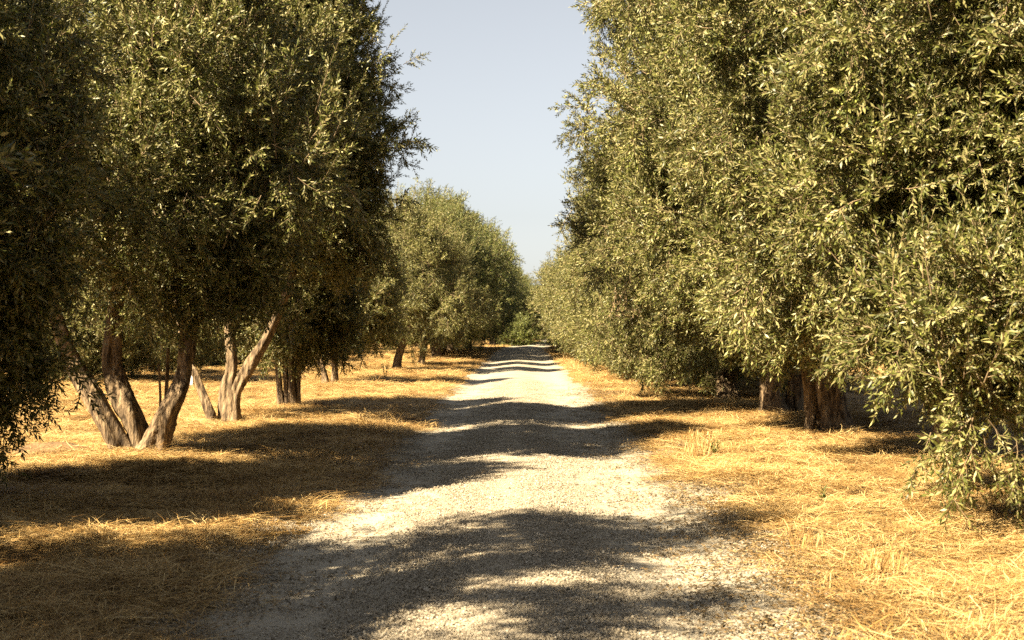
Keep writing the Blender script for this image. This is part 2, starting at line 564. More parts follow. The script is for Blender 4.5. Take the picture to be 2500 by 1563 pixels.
def stone_patch(name, rnd, n, rad, smin, smax, mat):
    V, Fc = [], []
    for i in range(n):
        a = rnd.uniform(0, 6.283); q = rad * math.sqrt(rnd.random())
        r = smin + (smax - smin) * rnd.random() ** 2.5
        c = Vector((math.cos(a) * q, math.sin(a) * q, r * 0.15))
        rot = Euler((rnd.uniform(0, 6), rnd.uniform(0, 6), rnd.uniform(0, 6))).to_matrix()
        k = len(V)
        for v in ((1, 0, 0), (-1, 0, 0), (0, 1, 0), (0, -1, 0), (0, 0, 1), (0, 0, -1)):
            w = rot @ (Vector(v) * r * rnd.uniform(0.6, 1.1))
            w.z *= 0.75
            V.append(c + w)
        for f in ((0, 2, 4), (2, 1, 4), (1, 3, 4), (3, 0, 4), (2, 0, 5), (1, 2, 5), (3, 1, 5), (0, 3, 5)):
            Fc.append(tuple(k + j for j in f))
    me = mesh_from(name, V, Fc, False)
    me.materials.append(mat)
    return bpy.data.objects.new(name, me)


STONES = [stone_patch('stone_patch', rb, 150, 0.24, 0.004, 0.013, M_STONE) for k in range(4)]


def litter_patch(name, rnd, n, rad):
    V, Fc = [], []
    for i in range(n):
        a = rnd.uniform(0, 6.283); q = rad * math.sqrt(rnd.random())
        b = rnd.uniform(0, 6.283)
        leaf_geo(V, Fc, (math.cos(a) * q, math.sin(a) * q, 0.006 + rnd.uniform(0, .012)), (math.cos(b), math.sin(b), rnd.uniform(-.1, .35)),
                 Vector((rnd.uniform(-.4, .4), rnd.uniform(-.4, .4), 1)), rnd.uniform(.04, .075), .014, .2, .2)
    me = mesh_from(name, V, Fc, False)
    me.materials.append(M_LITTER)
    return bpy.data.objects.new(name, me)


LITTER = [litter_patch('litter_patch', rb, 26, 0.3) for k in range(3)]

# ------------------------------------------------------------------ scattering by geometry nodes
def scatter_group(name, protos):
    ng = bpy.data.node_groups.new(name, 'GeometryNodeTree')
    ng.interface.new_socket('Geometry', in_out='INPUT', socket_type='NodeSocketGeometry')
    ng.interface.new_socket('Geometry', in_out='OUTPUT', socket_type='NodeSocketGeometry')
    gi = ng.nodes.new('NodeGroupInput'); go = ng.nodes.new('NodeGroupOutput')
    join = ng.nodes.new('GeometryNodeJoinGeometry')
    for o in reversed(protos):
        inf = ng.nodes.new('GeometryNodeObjectInfo')
        inf.inputs['Object'].default_value = o
        inf.inputs['As Instance'].default_value = True
        ng.links.new(inf.outputs['Geometry'], join.inputs[0])
    iop = ng.nodes.new('GeometryNodeInstanceOnPoints')
    iop.inputs['Pick Instance'].default_value = True

    def attr(nm, dt):
        n = ng.nodes.new('GeometryNodeInputNamedAttribute')
        n.data_type = dt
        n.inputs['Name'].default_value = nm
        return n
    a_r = attr('spray_rot', 'FLOAT_VECTOR'); a_s = attr('spray_scale', 'FLOAT'); a_i = attr('spray_kind', 'INT')
    e2r = ng.nodes.new('FunctionNodeEulerToRotation')
    ng.links.new(a_r.outputs['Attribute'], e2r.inputs[0])
    ng.links.new(gi.outputs[0], iop.inputs['Points'])
    ng.links.new(join.outputs[0], iop.inputs['Instance'])
    ng.links.new(a_i.outputs['Attribute'], iop.inputs['Instance Index'])
    ng.links.new(e2r.outputs[0], iop.inputs['Rotation'])
    ng.links.new(a_s.outputs['Attribute'], iop.inputs['Scale'])
    ng.links.new(iop.outputs[0], go.inputs[0])
    return ng


G_SPRAY = scatter_group('scatter_sprays', SPRAYS)
G_FAR = scatter_group('scatter_far_sprays', FAR_SPRAYS)
G_TALL = scatter_group('scatter_tall_sprays', TALL_SPRAYS)
G_GREEN = scatter_group('scatter_green', GREEN_SPRAYS)
G_STRAW = scatter_group('scatter_straw', STRAW)
G_STONE = scatter_group('scatter_stones', STONES)
G_LITTER = scatter_group('scatter_litter', LITTER)


def point_mesh(name, P, E, S, K):
    m = bpy.data.meshes.new(name)
    n = len(P)
    m.vertices.add(n)
    m.vertices.foreach_set('co', np.asarray(P, np.float32).ravel())
    a = m.attributes.new('spray_rot', 'FLOAT_VECTOR', 'POINT'); a.data.foreach_set('vector', np.asarray(E, np.float32).ravel())
    a = m.attributes.new('spray_scale', 'FLOAT', 'POINT'); a.data.foreach_set('value', np.asarray(S, np.float32))
    a = m.attributes.new('spray_kind', 'INT', 'POINT'); a.data.foreach_set('value', np.asarray(K, np.int32))
    m.update()
    return m


def scatter_obj(name, mesh, group, parent=None):
    o = new_obj(name, mesh, parent)
    md = o.modifiers.new('scatter', 'NODES')
    md.node_group = group
    return o


def eulers_from_dirs(D, rs):
    """vectorised: rotation taking +Z to D with a random roll, as XYZ euler angles"""
    D = D / np.linalg.norm(D, axis=1, keepdims=True)
    roll = rs.uniform(0, 2 * np.pi, len(D))
    ref = np.where(np.abs(D[:, 2:3]) < 0.95, np.array([[0, 0, 1.0]]), np.array([[1.0, 0, 0]]))
    s = np.cross(ref, D); s /= np.linalg.norm(s, axis=1, keepdims=True)
    u = np.cross(D, s)
    c, n = np.cos(roll)[:, None], np.sin(roll)[:, None]
    X = s * c + u * n
    Y = np.cross(D, X)
    # matrix columns X, Y, D -> euler XYZ (R = Rz Ry Rx)
    ry = np.arcsin(np.clip(-X[:, 2], -1, 1))
    rx = np.arctan2(Y[:, 2], D[:, 2])
    rz = np.arctan2(X[:, 1], X[:, 0])
    return np.stack([rx, ry, rz], 1)


# ------------------------------------------------------------------ trees
def crown_lobes(rs, height, radius, skirt, n, squash=(1.0, 1.0), bias=(0, 0), dome=False):
    """overlapping foliage masses that make up a crown; local coordinates, base of trunk at origin"""
    lobes = []
    span = height - skirt
    for i in range(n):
        t = (i + rs.uniform(0.1, 0.9)) / n
        prof = (math.sin(math.pi * min(max(0.14 + 0.80 * t, 0), 1))) ** 0.55
        if dome is True:
            prof = math.sqrt(max(1 - ((t - .18) / (.86 if t > .18 else .5)) ** 2, 0.02))
        lr = radius * rs.uniform(0.30, 0.50)
        if dome == 'cone':
            prof = 1 - 0.82 * max(t - .12, 0) / .88
            lr = radius * max(prof, .42) * rs.uniform(.26, .42)
        rr = max(radius * prof - lr * 0.8, 0.05) * rs.uniform(0.55, 1.05)
        a = i * 2.39996 + rs.uniform(-.5, .5)
        z = skirt + lr * 0.8 + (span - lr * 1.5) * t
        lobes.append((np.array([bias[0] * t + math.cos(a) * rr * squash[0], bias[1] * t + math.sin(a) * rr * squash[1], z]),
                      np.array([lr * rs.uniform(.9, 1.2), lr * rs.uniform(.9, 1.2), lr * rs.uniform(.85, 1.2)])))
    lobes.append((np.array([bias[0] * .5, bias[1] * .5, skirt + span * .52]), np.array([radius * (.5 if dome else .62), radius * (.5 if dome else .62), span * .40])))
    return lobes


def crown_points(rs, lobes, n, nk, inner=0.22, min_z=0.12, scale=(0.8, 1.25), shoot=0.08, up=0.45):
    areas = np.array([(l[1][0] * l[1][1] + l[1][0] * l[1][2] + l[1][1] * l[1][2]) for l in lobes])
    C = np.array([l[0] for l in lobes]); A = np.array([l[1] for l in lobes])
    per = 10 if nk > len(FAR_SPRAYS) else 6
    P = []; D = []; W = []; got = 0
    for rep in range(14):
        m = max(2 * n // per, 60)
        li = rs.choice(len(lobes), m, p=areas / areas.sum())
        d = rs.normal(size=(m, 3)); d /= np.linalg.norm(d, axis=1, keepdims=True)
        inn = rs.random(m) < inner
        depth = np.where(inn, rs.uniform(0.3, 0.75, m), rs.uniform(0.80, 1.0, m) + 0.22 * (rs.random(m) < .12))
        p = C[li] + A[li] * d * depth[:, None]
        q = 0.65 * vnoise(p[:, 0] * 1.0 + p[:, 2] * .6 + 20, p[:, 1] * 1.0 - p[:, 2] * .8 + 20, 5) + 0.35 * vnoise(p[:, 0] * 2.1 - p[:, 2] * 1.3, p[:, 1] * 2.1 + p[:, 2] * 1.5, 6)
        ok = (p[:, 2] > min_z + .15) & ((rs.random(m) < 0.06 + sstep(.36, .58, q)) | inn)
        for j in range(len(lobes)):
            e = np.sum(((p - C[j]) / A[j]) ** 2, 1)
            ok &= ~((e < 0.45) & (li != j) & (rs.random(m) < 0.85))
        p = np.repeat(p[ok], per, 0); d = np.repeat(d[ok], per, 0)
        rad = (0.26 if per == 10 else 0.42)
        off = rs.normal(size=p.shape) * rad
        off -= d * np.sum(off * d, 1, keepdims=True) * 0.5
        P.append(p + off); W.append(off / rad); D.append(d); got += len(p)
        if got >= n:
            break
    P = np.concatenate(P)[:n]; D = np.concatenate(D)[:n]; W = np.concatenate(W)[:n]
    keep = P[:, 2] > min_z
    P, D, W = P[keep], D[keep], W[keep]
    n = len(P)
    D = D + 0.35 * W
    D /= np.linalg.norm(D, axis=1, keepdims=True)
    low = np.clip((0.15 - D[:, 2]) * 1.2, 0, 1)[:, None]
    ax = D * 0.75 + np.array([0, 0, 1.0]) * (up * (1 - low) - 0.75 * low) + rs.normal(size=(n, 3)) * 0.30
    K = rs.integers(0, nk, n)
    if nk > len(FAR_SPRAYS):
        K = rs.integers(0, 6, n)
        sh = (rs.random(n) < shoot) & (D[:, 2] > -0.1)
        K = np.where(sh, rs.integers(6, 8, n), K)
        ax[sh] = D[sh] * 0.35 + np.array([0, 0, 1.0]) + rs.normal(size=(sh.sum(), 3)) * 0.12
    S = rs.uniform(scale[0], scale[1], n)
    off = ax / np.linalg.norm(ax, axis=1, keepdims=True) * (0.28 * S)[:, None]
    return P - off * 0.6, ax, S, K


def catmull(pts, n):
    P = [np.array(p, float) for p in pts]
    P = [2 * P[0] - P[1]] + P + [2 * P[-1] - P[-2]]
    out = []
    segs = len(P) - 3
    for i in range(segs):
        p0, p1, p2, p3 = P[i:i + 4]
        for k in range(n):
            t = k / n
            out.append(0.5 * ((2 * p1) + (-p0 + p2) * t + (2 * p0 - 5 * p1 + 4 * p2 - p3) * t * t + (-p0 + 3 * p1 - 3 * p2 + p3) * t ** 3))
    out.append(P[-2])
    return out


def limb_mesh(name, pts, seg=14, res=5, rough=0.10, seed=0, flare=0.0):
    """tapering, gnarled limb; pts are (x, y, z, radius)"""
    C = catmull(pts, res)
    V, Fc = [], []
    rr = random.Random(seed)
    ph = [rr.uniform(0, 6.28) for _ in range(6)]
    n = len(C)
    ref = Vector((1, 0.2, 0))
    z0 = C[0][2]
    for i, c in enumerate(C):
        d = Vector((C[min(i + 1, n - 1)] - C[max(i - 1, 0)])[:3])
        if d.length < 1e-6:
            d = Vector((0, 0, 1))
        d.normalize()
        s = (ref - d * ref.dot(d)).normalized(); ref = s
        u = d.cross(s)
        L = i / res
        fl = 1 + flare * math.exp(-max(c[2] - z0, 0) / 0.13)
        for k in range(seg):
            a = 2 * math.pi * k / seg
            w = 1 + rough * (math.sin(2 * a + ph[0] + L * .9) * .5 + math.sin(3 * a + ph[1] - L * 1.4) * .6 + math.sin(5 * a + ph[2] + L * .6) * .45
                             + math.sin(L * 2.6 + ph[3] + a) * .6) + rr.uniform(-1, 1) * rough * .25
            if flare:
                w += 0.22 * flare * math.exp(-max(c[2] - z0, 0) / 0.15) * math.sin(4 * a + ph[4])
            V.append(Vector(c[:3]) + (s * math.cos(a) + u * math.sin(a)) * c[3] * w * fl)
    for i in range(n - 1):
        for k in range(seg):
            k2 = (k + 1) % seg
            Fc.append((i * seg + k, i * seg + k2, (i + 1) * seg + k2, (i + 1) * seg + k))
    b = len(V); V.append(Vector(C[-1][:3])); Fc += [((n - 1) * seg + k, (n - 1) * seg + (k + 1) % seg, b) for k in range(seg)]
    me = mesh_from(name, V, Fc, True)
    return me


LEAF_MESHES = []
for k in range(4):
    v_, f_ = [], []
    leaf_geo(v_, f_, (0, 0, 0), (0, 0, 1), Vector((0, 1, 0)), LL * (0.85 + .12 * k), LW * (0.9 + .08 * k), 0.18, (-.05, .1, .2, .3)[k])
    me_ = mesh_from('leaf', v_, f_, True)
    me_.materials.append(M_LEAF)
    LEAF_MESHES.append(me_)


def pick_sprays(tree, P, D, count, rs, per=15, aim=None, spread=0.35):
    """the leaves of the crown's face that show largest: each twig and each leaf an object of its own"""
    loc = np.array(tree.location)
    W = P + loc
    dist = np.linalg.norm(W - np.array([0, 0, CAM_H]), axis=1)
    px = W[:, 0] / W[:, 1] * 1.44
    pz = (W[:, 2] - CAM_H) / W[:, 1] * 1.44
    view = (np.abs(px) < 0.49) & (pz < 0.31) & (W[:, 1] > 2)
    facing = np.sum(D * (np.array([0, 0, CAM_H]) - W), 1) > 0
    idx = np.where(view & facing)[0]
    if len(idx) == 0:
        return
    idx = idx[np.argsort(dist[idx])][:max(count * 14, 60)]
    idx = rs.permutation(idx)[:count]
    rr = random.Random(int(rs.integers(1 << 30)))
    made = 0
    for i in idx:
        d = Vector(D[i]).normalized()
        d = (d + Vector((rr.uniform(-1, 1), rr.uniform(-1, 1), rr.uniform(-.6, 1))) * spread).normalized()
        p0 = Vector(P[i]) + d * 0.05
        ln = rr.uniform(0.22, 0.34)
        pts = [p0]
        for k in range(5):
            d = (d + Vector((rr.uniform(-1, 1), rr.uniform(-1, 1), rr.uniform(-1, 1))) * .12).normalized()
            pts.append(pts[-1] + d * ln / 5)
        v, f = [], []
        tube_geo(v, f, pts, [0.004, .0036, .003, .0025, .002, .0015], 4)
        new_obj('twig', mesh_from('twig', v, f), tree, M_TWIG)
        ang = rr.uniform(0, 3)
        for j in range(per):
            if made >= 300:
                return
            fpos = (j // 2 + .5) / (per // 2 + 1) * 4.99
            k = int(fpos)
            p = pts[k].lerp(pts[k + 1], fpos - k)
            dd, s, u = frame_from(pts[k + 1] - pts[k])
            if j % 2 == 0:
                ang += 1.57 + rr.uniform(-.4, .4)
            a = ang + (math.pi if j % 2 else 0)
            ld = (dd * rr.uniform(.6, 1) + (s * math.cos(a) + u * math.sin(a)) * rr.uniform(.5, .9)).normalized()
            if j == per - 1:
                p = pts[-1]; ld = dd
            lf = new_obj('leaf', LEAF_MESHES[rr.randrange(4)], tree)
            lf.location = p
            q = ld.to_track_quat('Z', 'Y') @ Quaternion((0, 0, 1), rr.uniform(0, 6.28))
            lf.rotation_euler = q.to_euler()
            made += 1


def z_at(x, y):
    return float(terrain(np.array([x]), np.array([y]))[0])


def make_tree(label, x, y, height, radius, skirt, seed, group, n=4200, nl=20, trunks=None, far=False, bias=(0, 0), squash=(1, 1),
              extra=None, inner=0.22, individual=0, limbs=True, name='olive_tree', shoot=0.08, drop=None, dome=False):
    rs = np.random.default_rng(seed)
    t = thing(name, label, 'tree', (x, y, z_at(x, y)), 0, group)
    lobes = crown_lobes(rs, height, radius, skirt, nl, squash, bias, dome)
    if extra:
        lobes += [(np.array(c, float), np.array(r, float)) for c, r in extra]
    if drop:
        lobes = [l for l in lobes if not drop(l)]
    if far:
        P, D, S, K = crown_points(rs, lobes, n, len(FAR_SPRAYS), inner, scale=(.75, 1.2))
        grp = G_TALL if dome else G_FAR
    else:
        P, D, S, K = crown_points(rs, lobes, n, len(SPRAYS), inner, shoot=shoot)
        grp = G_SPRAY
    cr = scatter_obj('crown', point_mesh('crown', P, eulers_from_dirs(D, rs), S, K), grp, t)
    cr['kind'] = 'stuff'
    if trunks is None:
        k = int(rs.integers(1, 4))
        trunks = []
        for i in range(k):
            a = rs.uniform(0, 6.28); b = 0.10 + 0.05 * k
            r0 = 0.20 / math.sqrt(k) * (radius / 3.0) * rs.uniform(.85, 1.15)
            lean = rs.uniform(.25, .6)
            trunks.append([(math.cos(a) * b * .6, math.sin(a) * b * .6, -0.15, r0 * 1.15),
                           (math.cos(a) * (b + .25 * lean), math.sin(a) * (b + .25 * lean), skirt * .5 + .25, r0),
                           (math.cos(a) * (b + .7 * lean), math.sin(a) * (b + .7 * lean), skirt + .9, r0 * .8)])
    for i, tr in enumerate(trunks):
        new_obj('trunk', limb_mesh('trunk', tr, 8 if far else 26, 3 if far else 9, 0.27, seed * 7 + i, 0.8), t, M_BARK)
    if limbs:
        rr = random.Random(seed)
        tops = [np.array(tr[-1]) for tr in trunks if tr[-1][3] > 0.05] or [np.array(trunks[0][-1])]
        for i, (c, r) in enumerate(lobes[:10 if not far else 4]):
            tp = min(tops, key=lambda q: np.linalg.norm(q[:3] - c) + rr.uniform(0, .6))
            mid = (tp[:3] * .55 + c * .45) + np.array([rr.uniform(-.25, .25), rr.uniform(-.25, .25), rr.uniform(0, .35)])
            r0 = min(tp[3] * .8, .085)
            end = c + np.array([rr.uniform(-.2, .2), rr.uniform(-.2, .2), .3])
            new_obj('branch', limb_mesh('branch', [tuple(tp[:3] - np.array([0, 0, .08])) + (r0,), tuple(mid) + (r0 * .7,), tuple(end) + (.012,)], 7, 5, .1, seed + i), t, M_BARK)
    if individual:
        pick_sprays(t, P, D, individual, rs)
    return t


GL = 'olive trees lining the track on the side where trunks show'
GR = 'olive trees lining the track on the side with crowns down to the ground'

# ---- the row with bare trunks, nearest first
TR3 = lambda *a: list(a)
make_tree('tall olive tree beside the track, just outside the picture by the dark branches', -5.6, 4.2, 7.6, 2.6, 1.6, 101, GL, n=1250, nl=18, inner=.12, dome='cone')
make_tree('tall olive tree before the dark hanging branches, seen only by its shade', -5.4, 7.3, 8.2, 2.4, 1.7, 102, GL, n=1450, nl=18, inner=.12, dome='cone')
make_tree('low bushy olive tree shading the straw, out of the picture', -6.7, 11.0, 4.6, 1.5, .9, 110, GL, n=1300, nl=10)
make_tree('nearly black olive tree at the edge with silhouetted twigs hanging low', -6.35, 13.4, 5.7, 1.75, 1.3, 103, GL, n=4200, nl=20, individual=20,
          extra=[((1.25, 0.6, 1.7), (.45, .5, .75)), ((1.3, 0.2, 2.7), (.6, .7, .9)), ((.7, .6, 1.9), (.7, .7, .8)), ((1.45, .1, 3.5), (.7, .7, .7)), ((1.35, .2, 4.5), (.75, .7, .7)), ((.6, -.6, 4.6), (.9, .8, .7))])
trA = [
    [(-.18, 0, -.2, .15), (-.25, -.02, .1, .125), (-.56, .0, .72, .105), (-.84, .08, 1.12, .095), (-1.05, .1, 1.7, .085), (-1.3, .2, 2.6, .07)],
    [(.02, .12, -.2, .17), (-.02, .12, .12, .15), (-.14, .16, .52, .14), (-.30, .2, .92, .12), (-.40, .25, 1.22, .10), (-.3, .4, 2.4, .07)],
    [(.20, -.08, -.2, .19), (.25, -.08, .10, .15), (.38, -.1, .45, .125), (.58, -.1, .80, .112), (.62, -.08, 1.10, .10), (.68, -.05, 1.50, .09), (.8, 0, 2.6, .07)],
    [(.22, .3, -.1, .03), (.29, .3, .6, .024), (.33, .28, 1.3, .018)],
    [(.16, .28, -.1, .022), (.22, .3, .5, .018), (.2, .3, 1.1, .012)],
]
make_tree('big olive tree with three pale trunks splaying from one base', -4.85, 18.6, 8.6, 3.0, 2.0, 104, GL, n=5400, nl=30, trunks=trA, individual=20, dome='cone',
          extra=[((.6, -.9, 2.5), (.8, .8, .6))], shoot=.16)
trB = [
    [(-.27, -.1, -.15, .095), (-.30, -.1, .15, .08), (-.40, -.1, .45, .072), (-.58, -.08, .85, .065), (-.72, 0, 1.15, .06), (-1.0, .1, 2.4, .045)],
    [(-.05, 0, -.15, .15), (-.05, 0, .2, .115), (-.03, 0, .7, .105), (.0, .05, 1.1, .095), (-.1, .2, 2.4, .07)],
    [(.12, -.05, -.15, .12), (.10, -.05, .15, .088), (.13, -.06, .58, .085), (.34, -.08, 1.0, .088), (.62, -.1, 1.42, .08), (.88, -.1, 2.0, .075), (1.05, -.1, 2.4, .065), (1.3, 0, 3.3, .05)],
]
make_tree('olive tree with one long trunk leaning out toward the track', -4.94, 25.0, 11.3, 2.95, 2.8, 105, GL, n=6000, nl=32, trunks=trB, individual=20, bias=(.4, 0), dome='cone',
          extra=[((1.6, -.3, 4.7), (1.0, 1.0, .8)), ((1.7, -.2, 6.0), (.8, .9, .7)), ((1.6, -.2, 7.4), (.8, .8, .7))], shoot=.16)
trC = [[(q, w, -.15, .085), (q * 1.1, w, .35, .06), (q * 1.5, w * 1.3, 1.2, .05), (q * 2.5, w * 2, 2.4, .03)] for q, w in ((-.17, 0), (-.06, .05), (.05, -.03), (.13, .06))]
make_tree('small olive tree on a tight clump of thin upright stems', -4.82, 30.6, 4.4, 1.4, 1.1, 106, GL, n=2600, nl=16, dome=True, trunks=trC)
trD = [[(.0, 0, -.15, .13), (-.02, 0, .5, .085), (-.05, 0, .95, .08), (.1, 0, 1.9, .06)], [(-.25, 0, -.15, .11), (-.32, 0, .3, .08), (-.47, 0, .8, .07), (-.7, .1, 1.8, .05)]]
make_tree('low olive tree on two bare trunks, one straight and one leaning', -5.5, 43.7, 4.7, 1.9, 1.35, 107, GL, n=2600, nl=16, dome=True, trunks=trD)
trE = [[(0, 0, -.15, .2), (.05, 0, .4, .14), (.25, 0, 1.1, .12), (.6, 0, 2, .08)]]
make_tree('rounded pale olive tree with foliage down to a short trunk', -4.7, 56.0, 6.0, 3.1, 1.0, 108, GL, n=3000, nl=18, dome=True, trunks=trE)
make_tree('sunlit olive tree with a short stout leaning trunk beside the track', -4.4, 65.0, 5.8, 2.9, 1.2, 109, GL, n=2600, nl=16, dome=True, trunks=trE)

# ---- the hedge-like row, nearest first
trR = lambda r: [[(0, 0, -.15, r * 1.3), (.02, 0, .35, r), (-.1, 0, 1.1, r * .9), (-.3, 0, 2.2, r * .6)]]
make_tree('closest leafy branches pushing in at the picture edge, slightly out of focus', 5.5, 6.9, 8.5, 2.9, 1.3, 200, GR, n=5500, nl=24, trunks=trR(.22), inner=.3)
make_tree('nearest olive tree, its leafy branches hanging almost to the straw', 5.75, 12.6, 8.5, 2.9, 1.7, 201, GR, n=8500, nl=26, trunks=trR(.25), individual=20, inner=.3,
          extra=[((-2.1, 0.6, 1.9), (.75, .8, .7)), ((-1.7, -.8, 1.85), (.7, .7, .45)), ((-2.3, -.7, 1.6), (.45, .45, .35)), ((-2.1, -1.0, 1.1), (.2, .2, .3)), ((-2.3, .6, 3.0), (.8, .9, .9)), ((-2.4, .4, 4.4), (.8, .9, .9))])
make_tree('full olive tree between the nearest one and the thick dark trunk', 5.2, 17.9, 9.4, 3.1, 1.2, 202, GR, n=8500, nl=26, trunks=trR(.25), individual=20, inner=.3,
          extra=[((-2.0, -.6, 2.6), (.9, .9, .9)), ((-2.2, -.5, 4.4), (1, 1, 1)), ((-2.3, -.2, 6.3), (1, 1, 1))])
trR3 = [[(0, 0, -.15, .3), (.0, 0, .4, .21), (-.03, 0, 1.1, .19), (.1, 0, 2.4, .12)], [(-.3, .1, -.15, .15), (-.33, .1, .4, .11), (-.36, .1, 1.2, .09)]]
make_tree('tall olive tree with a thick black shaded trunk showing below', 4.9, 23.1, 10.0, 3.3, 1.3, 203, GR, n=8500, nl=26, trunks=trR3, individual=20, inner=.3,
          extra=[((-2.3, -.2, 5.2), (1.1, 1.1, 1.1)), ((-2.4, -.2, 7.2), (1.1, 1.1, 1.1)), ((-2.2, 0, 3.2), (1, 1, 1))])
trR4 = [[(-.1, 0, -.15, .28), (-.1, 0, .4, .2), (-.1, 0, 1.3, .17), (-.4, 0, 2.5, .1)], [(.3, .1, -.15, .2), (.36, .1, .5, .14), (.6, .1, 1.4, .11)]]
make_tree('tall olive tree on twin stout trunks, one dappled by sun', 4.95, 28.5, 10.4, 3.5, 1.15, 204, GR, n=8000, nl=26, trunks=trR4, inner=.3,
          extra=[((-2.35, 0, 6.0), (1.1, 1.1, 1.1)), ((-2.6, 0, 8.4), (1.0, 1.0, 1.1)), ((-2.4, 0, 3.4), (1.1, 1.1, 1.2))])
tR6 = make_tree('tall full olive tree with a tuft of dead brown twigs hanging in its face', 4.9, 34.2, 9.6, 3.5, 0.4, 205, GR, n=7000, nl=24, inner=.3,
          extra=[((-2.15, 0, 5.0), (1.1, 1.1, 1.1)), ((-2.2, 0, 2.0), (1.1, 1.2, 1.1))])
make_tree('shorter olive tree just beyond the one with dead twigs', 4.8, 40.0, 6.6, 3.3, 0.3, 206, GR, n=6000, nl=24, inner=.3,
                extra=[((-2.4, 0, 4.9), (.9, 1, .9)), ((-2.1, -.6, 1.7), (1.1, 1.1, 1.0))])
make_tree('first low hedge-like olive tree two past the tree with dead twigs', 4.8, 45.8, 5.1, 3.1, 0.3, 207, GR, n=5000, nl=20, inner=.3)

# ---- farther trees: a few kinds, copied along both rows
def copy_tree(src, loc, rotz, sc, label, group):
    c = src.copy(); COL.objects.link(c)
    c.location = loc; c.rotation_euler = (0, 0, rotz); c.scale = (sc, sc, sc)
    if label: c['label'] = label
    if group: c['group'] = group
    for ch in list(src.children):
        d = ch.copy(); COL.objects.link(d); d.parent = c
    return c


ORDR = ['fifth', 'sixth', 'seventh', 'eighth']
ORD = ['first', 'second', 'third', 'fourth', 'fifth', 'sixth']
LBL_L = 'distant tall olive tree in the trunk-showing row, beyond the sunlit rounded trees'
LBL_R = 'distant olive tree in the hedge-like row, beyond the dead-twig tree'
tall = [make_tree('nearer of the tall domed olive trees beyond the sunlit rounded trees', -4.5, 75.0, 7.4, 3.7, 1.2, 301, GL, n=3300, nl=22, dome=True, far=True, inner=.3),
        make_tree('second of the tall domed olive trees beyond the sunlit rounded trees', -4.6, 81.5, 7.8, 3.7, 1.1, 302, GL, n=3300, nl=22, dome=True, far=True, inner=.3)]
low = [make_tree('third hedge-like olive tree past the dead-twig tree', 5.0, 51.6, 5.0, 3.3, 0.3, 303, GR, n=3000, nl=20, far=True, inner=.3),
       make_tree('fourth hedge-like olive tree past the dead-twig tree', 5.1, 57.6, 5.2, 3.4, 0.25, 304, GR, n=3000, nl=20, far=True, inner=.3)]
rr = random.Random(5)
for i, (x, y) in enumerate(((5.2, .6), (5.0, -5.2), (4.9, -11), (5.0, -17), (-5.2, -4.5), (-5.0, -10.5), (-5.0, -16.5))):
    copy_tree(tall[i % 2], (x, y, z_at(x, y)), rr.uniform(0, 6.28), .95, 'olive tree of the %s row standing behind the camera, out of the picture' % ('hedge-like' if x > 0 else 'trunk-showing'), GR if x > 0 else GL)
y = 89.0
k = 0
while y < 178:
    if 124 < y < 144:
        y = 144.5
    x = -4.5 - (.7 if y < 128 else 0) + float(road_centre(np.array(y))) + rr.uniform(-.3, .3)
    copy_tree(tall[k % 2], (x, y, z_at(x, y)), rr.uniform(0, 6.28), (1.2 if y < 128 else 1.0) * rr.uniform(.97, 1.05), '%s tree past the two tall ones beyond the sunlit rounded trees' % ORD[k] if k < 4 else LBL_L, GL)
    y += rr.uniform(5.6, 7.4); k += 1
y = 63.5; k = 0
while y < 182:
    x = 4.8 + float(road_centre(np.array(y))) + rr.uniform(-.3, .3)
    copy_tree(low[k % 2], (x, y, z_at(x, y)), rr.uniform(0, 6.28), rr.uniform(.95, 1.08), '%s hedge-like olive tree past the dead-twig tree' % ORDR[k] if k < 4 else LBL_R, GR)
    y += rr.uniform(5.4, 6.6); k += 1
GE = 'trees closing the far end of the track'
for (x, y, s) in ((-3.5, 192, .95), (0.5, 206, .9), (5.0, 214, .85), (9.5, 208, .9), (-9, 196, .9), (3.0, 222, 1.0), (14, 200, .9)):
    copy_tree(low[k % 2], (x, y, z_at(x, y)), rr.uniform(0, 6.28), s * 1.35, 'far tree closing the end of the track under the gap of sky', GE); k += 1
GF = 'trees across the dry field behind the trunk-showing row'
for i in range(9):
    y = 44 + i * 8.5 + rr.uniform(-1, 1)
    x = -13.2 + rr.uniform(-.6, .6)
    copy_tree(low[k % 2], (x, y, z_at(x, y)), rr.uniform(0, 6.28), rr.uniform(.72, .95), 'low olive tree of the next row over, glimpsed behind the splayed trunks', GF); k += 1
for i in range(8):
    y = 80 + i * 11 + rr.uniform(-2, 2)
    x = -(26 + i * 0.8 + rr.uniform(-4, 5))
    copy_tree(low[k % 2], (x, y, z_at(x, y)), rr.uniform(0, 6.28), rr.uniform(.85, 1.15), 'sunlit tree far across the dry field, glimpsed between the trunks', GF); k += 1
GB = 'trees behind the hedge-like row'
for i in range(7):
    y = 34 + i * 9 + rr.uniform(-2, 2)
    x = 17 + i * 1.5 + rr.uniform(-2, 2)
    copy_tree(tall[k % 2], (x, y, z_at(x, y)), rr.uniform(0, 6.28), rr.uniform(.75, 1.0), 'tree glimpsed in gaps behind the hedge-like row', GB); k += 1

